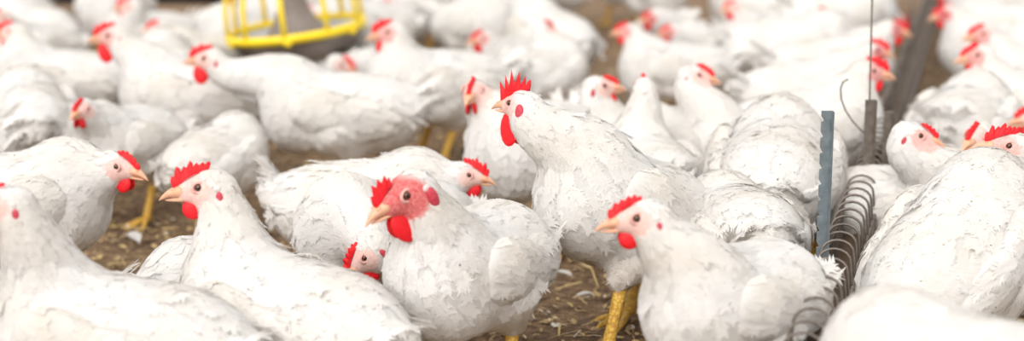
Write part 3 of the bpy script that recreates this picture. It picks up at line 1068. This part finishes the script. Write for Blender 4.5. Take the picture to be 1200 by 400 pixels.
ck('white chicken sitting low behind the serrated-comb hen', (215, 386), 95, None, head=(0.16, 0, 0.16), hpitch=-30, sc=0.9, tz=0.11, tail='tail_low')
ck('white chicken at bottom left corner, body only', (-12, 390), 190, None, head=(0.14, 0, 0.22), sc=0.9, tz=0.13)
# right of the trough
ck('white hen right of wire trough facing right with peach beak', (1064, 254), -40, (1078, 160), -0.07, -4, -14, lod=0, sc=0.9, tz=0.135, comb='comb_low', wat=0.7, red=0.3)
ck('white hen filling right foreground seen from behind', (1118, 304), 48, None, head=(0.17, 0, 0.24), hpitch=-40, lod=0, tail='tail_low', sc=0.97, tp=26)
ck('white chicken with upright comb peeking over right foreground hen', (1172, 250), 250, (1154, 160), -0.08, 228, -10, lod=0, sc=0.88, tz=0.13)
ck('white chicken at right edge facing left with big red comb', (1245, 262), 175, (1183, 172), -0.03, 176, 6, lod=0, sc=0.95, comb='comb_mid', wat=1.5, red=0.4)
ck('blurred white back of nearest chicken at bottom right corner', (1150, 474), 155, None, head=(0.13, 0.03, 0.17), hpitch=-30, lod=0, tail='tail_low')
# back rows with heads that can be made out
ck('blurred white chicken at left edge of back row with orange face', (52, 84), 186, (10, 37), 0.0, 182, -6, lod=2, sc=0.9)
ck('blurred chicken with bright red comb at top edge left of feeder', (172, 40), 225, (150, 7), -0.09, 200, -6, lod=2, comb='comb_mid', wat=1.7, sc=0.82)
ck('blurred chicken with pink face between two red-combed chickens at upper left', (232, 60), 215, (184, 33), -0.06, 195, -6, lod=2, sc=0.8, red=0.7)
ck('blurred white chicken with pink face at upper centre, seen head-on', (592, 74), 228, (567, 45), -0.10, 215, -6, lod=2, sc=0.8, red=0.5)
ck('blurred white chicken facing away with thin red comb left of bare ground', (648, 78), 60, (643, 33), 0.04, 40, -6, lod=2, sc=0.8)
ck('blurred chicken with red face at top edge right of bare ground', (782, 44), 245, (765, 21), -0.13, 215, -6, lod=2, sc=0.78, red=0.9)
ck('small blurred chicken with pink face right of bare ground', (832, 58), 222, (786, 37), -0.10, 195, -6, lod=2, sc=0.74, red=0.7)
ck('blurred chicken with red comb at top edge above fluffy chickens', (886, 42), 232, (862, 8), -0.09, 200, -6, lod=2, sc=0.82)
ck('blurred chicken in back row looking right with small red face', (940, 50), -50, (961, 17), -0.09, -20, -6, lod=2, sc=0.8, red=0.7)
ck('blurred white chicken at trough with red head beside hanging wire', (978, 128), 14, (1024, 84), 0.0, 0, -8, lod=1, sc=0.92, red=0.6, comb='comb_mid')
ck('blurred white chicken at trough, upper red head beside hanging wire', (975, 92), 10, (1028, 60), 0.0, 2, -8, lod=2, sc=0.88, red=0.8, comb='comb_mid')
ck('blurred white chicken feeding at far end of trough, left side', (1002, 62), 8, (1050, 34), 0.0, -4, -14, lod=2, sc=0.88, red=0.8)
ck('blurred white chicken right of trough with red head turned left, lower of two', (1190, 118), 178, (1146, 65), 0.0, 184, -10, lod=1, sc=0.9, red=0.6)
ck('blurred white chicken right of trough with red head turned left, upper of two', (1206, 92), 182, (1153, 40), 0.0, 186, -8, lod=2, sc=0.9, red=0.6)
ck('blurred chicken with dark red head over far end of trough, right side', (1146, 46), 178, (1108, 16), 0.0, 184, -14, lod=2, sc=0.85, red=1.0)
ck('fluffy white back of chicken right of trough above the peach-beaked hen', (1128, 150), 60, None, head=(0.16, 0, 0.16), hpitch=-40, lod=1, sc=0.92)

# ------------------------------------------------------------------ filling the crowd with copies of the back-row birds
def pix(p):
    v = p - Vector((0, 0, H))
    zc = v.y * cp - v.z * sp
    return 600 + F * v.x / zc, 200 - F * (v.y * sp + v.z * cp) / zc
def copy_chicken(src, loc, rz, sc, label, group):
    r = src.copy(); COL.objects.link(r)
    r.location = loc; r.rotation_euler = (0, 0, rz); r.scale = (sc, sc, sc)
    r['label'] = label; r['group'] = group
    for ch in list(src.children):
        c = ch.copy(); COL.objects.link(c); c.parent = r
    return r
protos = []
for k_, (hd_, hp_, tl_) in enumerate([((0.17, 0.01, 0.15), -45, 'tail'), ((0.15, -0.03, 0.22), -10, 'tail_low'), ((0.16, 0.03, 0.12), -50, 'tail'), ((0.13, 0.02, 0.27), -5, 'tail_low')]):
    protos.append((hd_, hp_, tl_, None))
fr = random.Random(12)
KEEP_BARE = [(330, 190, 560, 300), (104, -20, 108, 100), (222, -20, 232, 100), (470, 115, 560, 230), (690, 40, 735, 230), (812, 10, 842, 170), (785, 185, 850, 220), (560, 200, 640, 290), (640, 280, 760, 400), (120, 225, 340, 330), (300, 170, 335, 300)]
made, n_fill = {}, 0
cand = []
yy = 2.55
while yy < 6.3:
    xx = -0.36 * yy
    while xx < 0.36 * yy:
        cand.append((xx + fr.uniform(-0.05, 0.05), yy + fr.uniform(-0.05, 0.05)))
        xx += 0.13
    yy += 0.13
for x, y in cand:
    px, py = pix(Vector((x, y, 0.03)))
    if any(a - 30 < px < c + 30 and b - 8 < py < d + 8 for a, b, c, d in KEEP_BARE):
        continue
    if py < 12:
        continue
    q = tinv @ Vector((x, y, 0))
    if abs(q.y) < 0.17:
        continue
    ok = True
    for r, c, w, s_ in FLOCK:
        dx, dy_ = x - c.x, y - c.y
        ca, sa = math.cos(rad(w)), math.sin(rad(w))
        u, v = dx * ca + dy_ * sa, -dx * sa + dy_ * ca
        if (u / 0.27) ** 2 + (v / 0.20) ** 2 < 1:
            ok = False
            break
    if 40 < px < 280 and y > p0.y - 0.3:
        continue
    if not ok or (Vector((x, y)) - Vector((-0.46, 3.62))).length < 0.20 or (250 < px < 445 and y < 3.7):
        continue
    k_ = fr.randrange(4)
    ang = fr.choice([70, 105, 125, 235, 260, 290, 200, -35, 160]) + fr.uniform(-15, 15)
    if q.y > 0 and q.y < 0.45: ang = fr.uniform(-30, 20)
    if q.y < 0 and q.y > -0.45: ang = fr.uniform(165, 200)
    sc_ = fr.uniform(0.84, 0.96)
    spots = [(28, 'at the left edge'), (70, 'near the left edge'), (130, 'above the narrow-faced chicken'), (200, 'around the red-combed chickens at upper left'),
             (265, 'just left of the yellow feeder'), (430, 'behind the yellow feeder'), (520, 'right of the yellow feeder'),
             (605, 'above the rooster comb'), (690, 'just left of the bare ground'), (765, 'beyond the bare ground'),
             (840, 'right of the bare ground'), (920, 'above the large fluffy chicken'), (1005, 'left of the hanging wire'), (1095, 'beside the far trough')]
    where = next((t_ for lim, t_ in spots if px < lim), 'right of trough at top right' if px < 1150 else 'at the top right edge')
    if px > 1005 and q.y < 0: where = 'right of trough at top right' if px < 1150 else 'at the top right edge'
    row_ = 'farthest' if py < 45 else ('far' if py < 95 else ('middle' if py < 150 else 'nearer'))
    lab = 'blurred white chicken in the %s rows %s' % (row_, where)
    grp = '%s row chickens %s' % (row_, where)
    if k_ not in made:
        hd_, hp_, tl_, _ = protos[k_]
        tp_ = pix(Vector((x, y, 0.165 * sc_)))
        made[k_] = ck(lab, tp_, ang, None, head=hd_, hpitch=hp_, tail=tl_, lod=2, sc=sc_, group=grp)
    else:
        r = copy_chicken(made[k_], (x, y, 0), rad(ang), sc_, lab, grp)
        FLOCK.append((r, Vector((x, y, 0)), ang, sc_))
    n_fill += 1
print('flock', len(FLOCK), 'fill', n_fill)
bpy.context.view_layer.update()
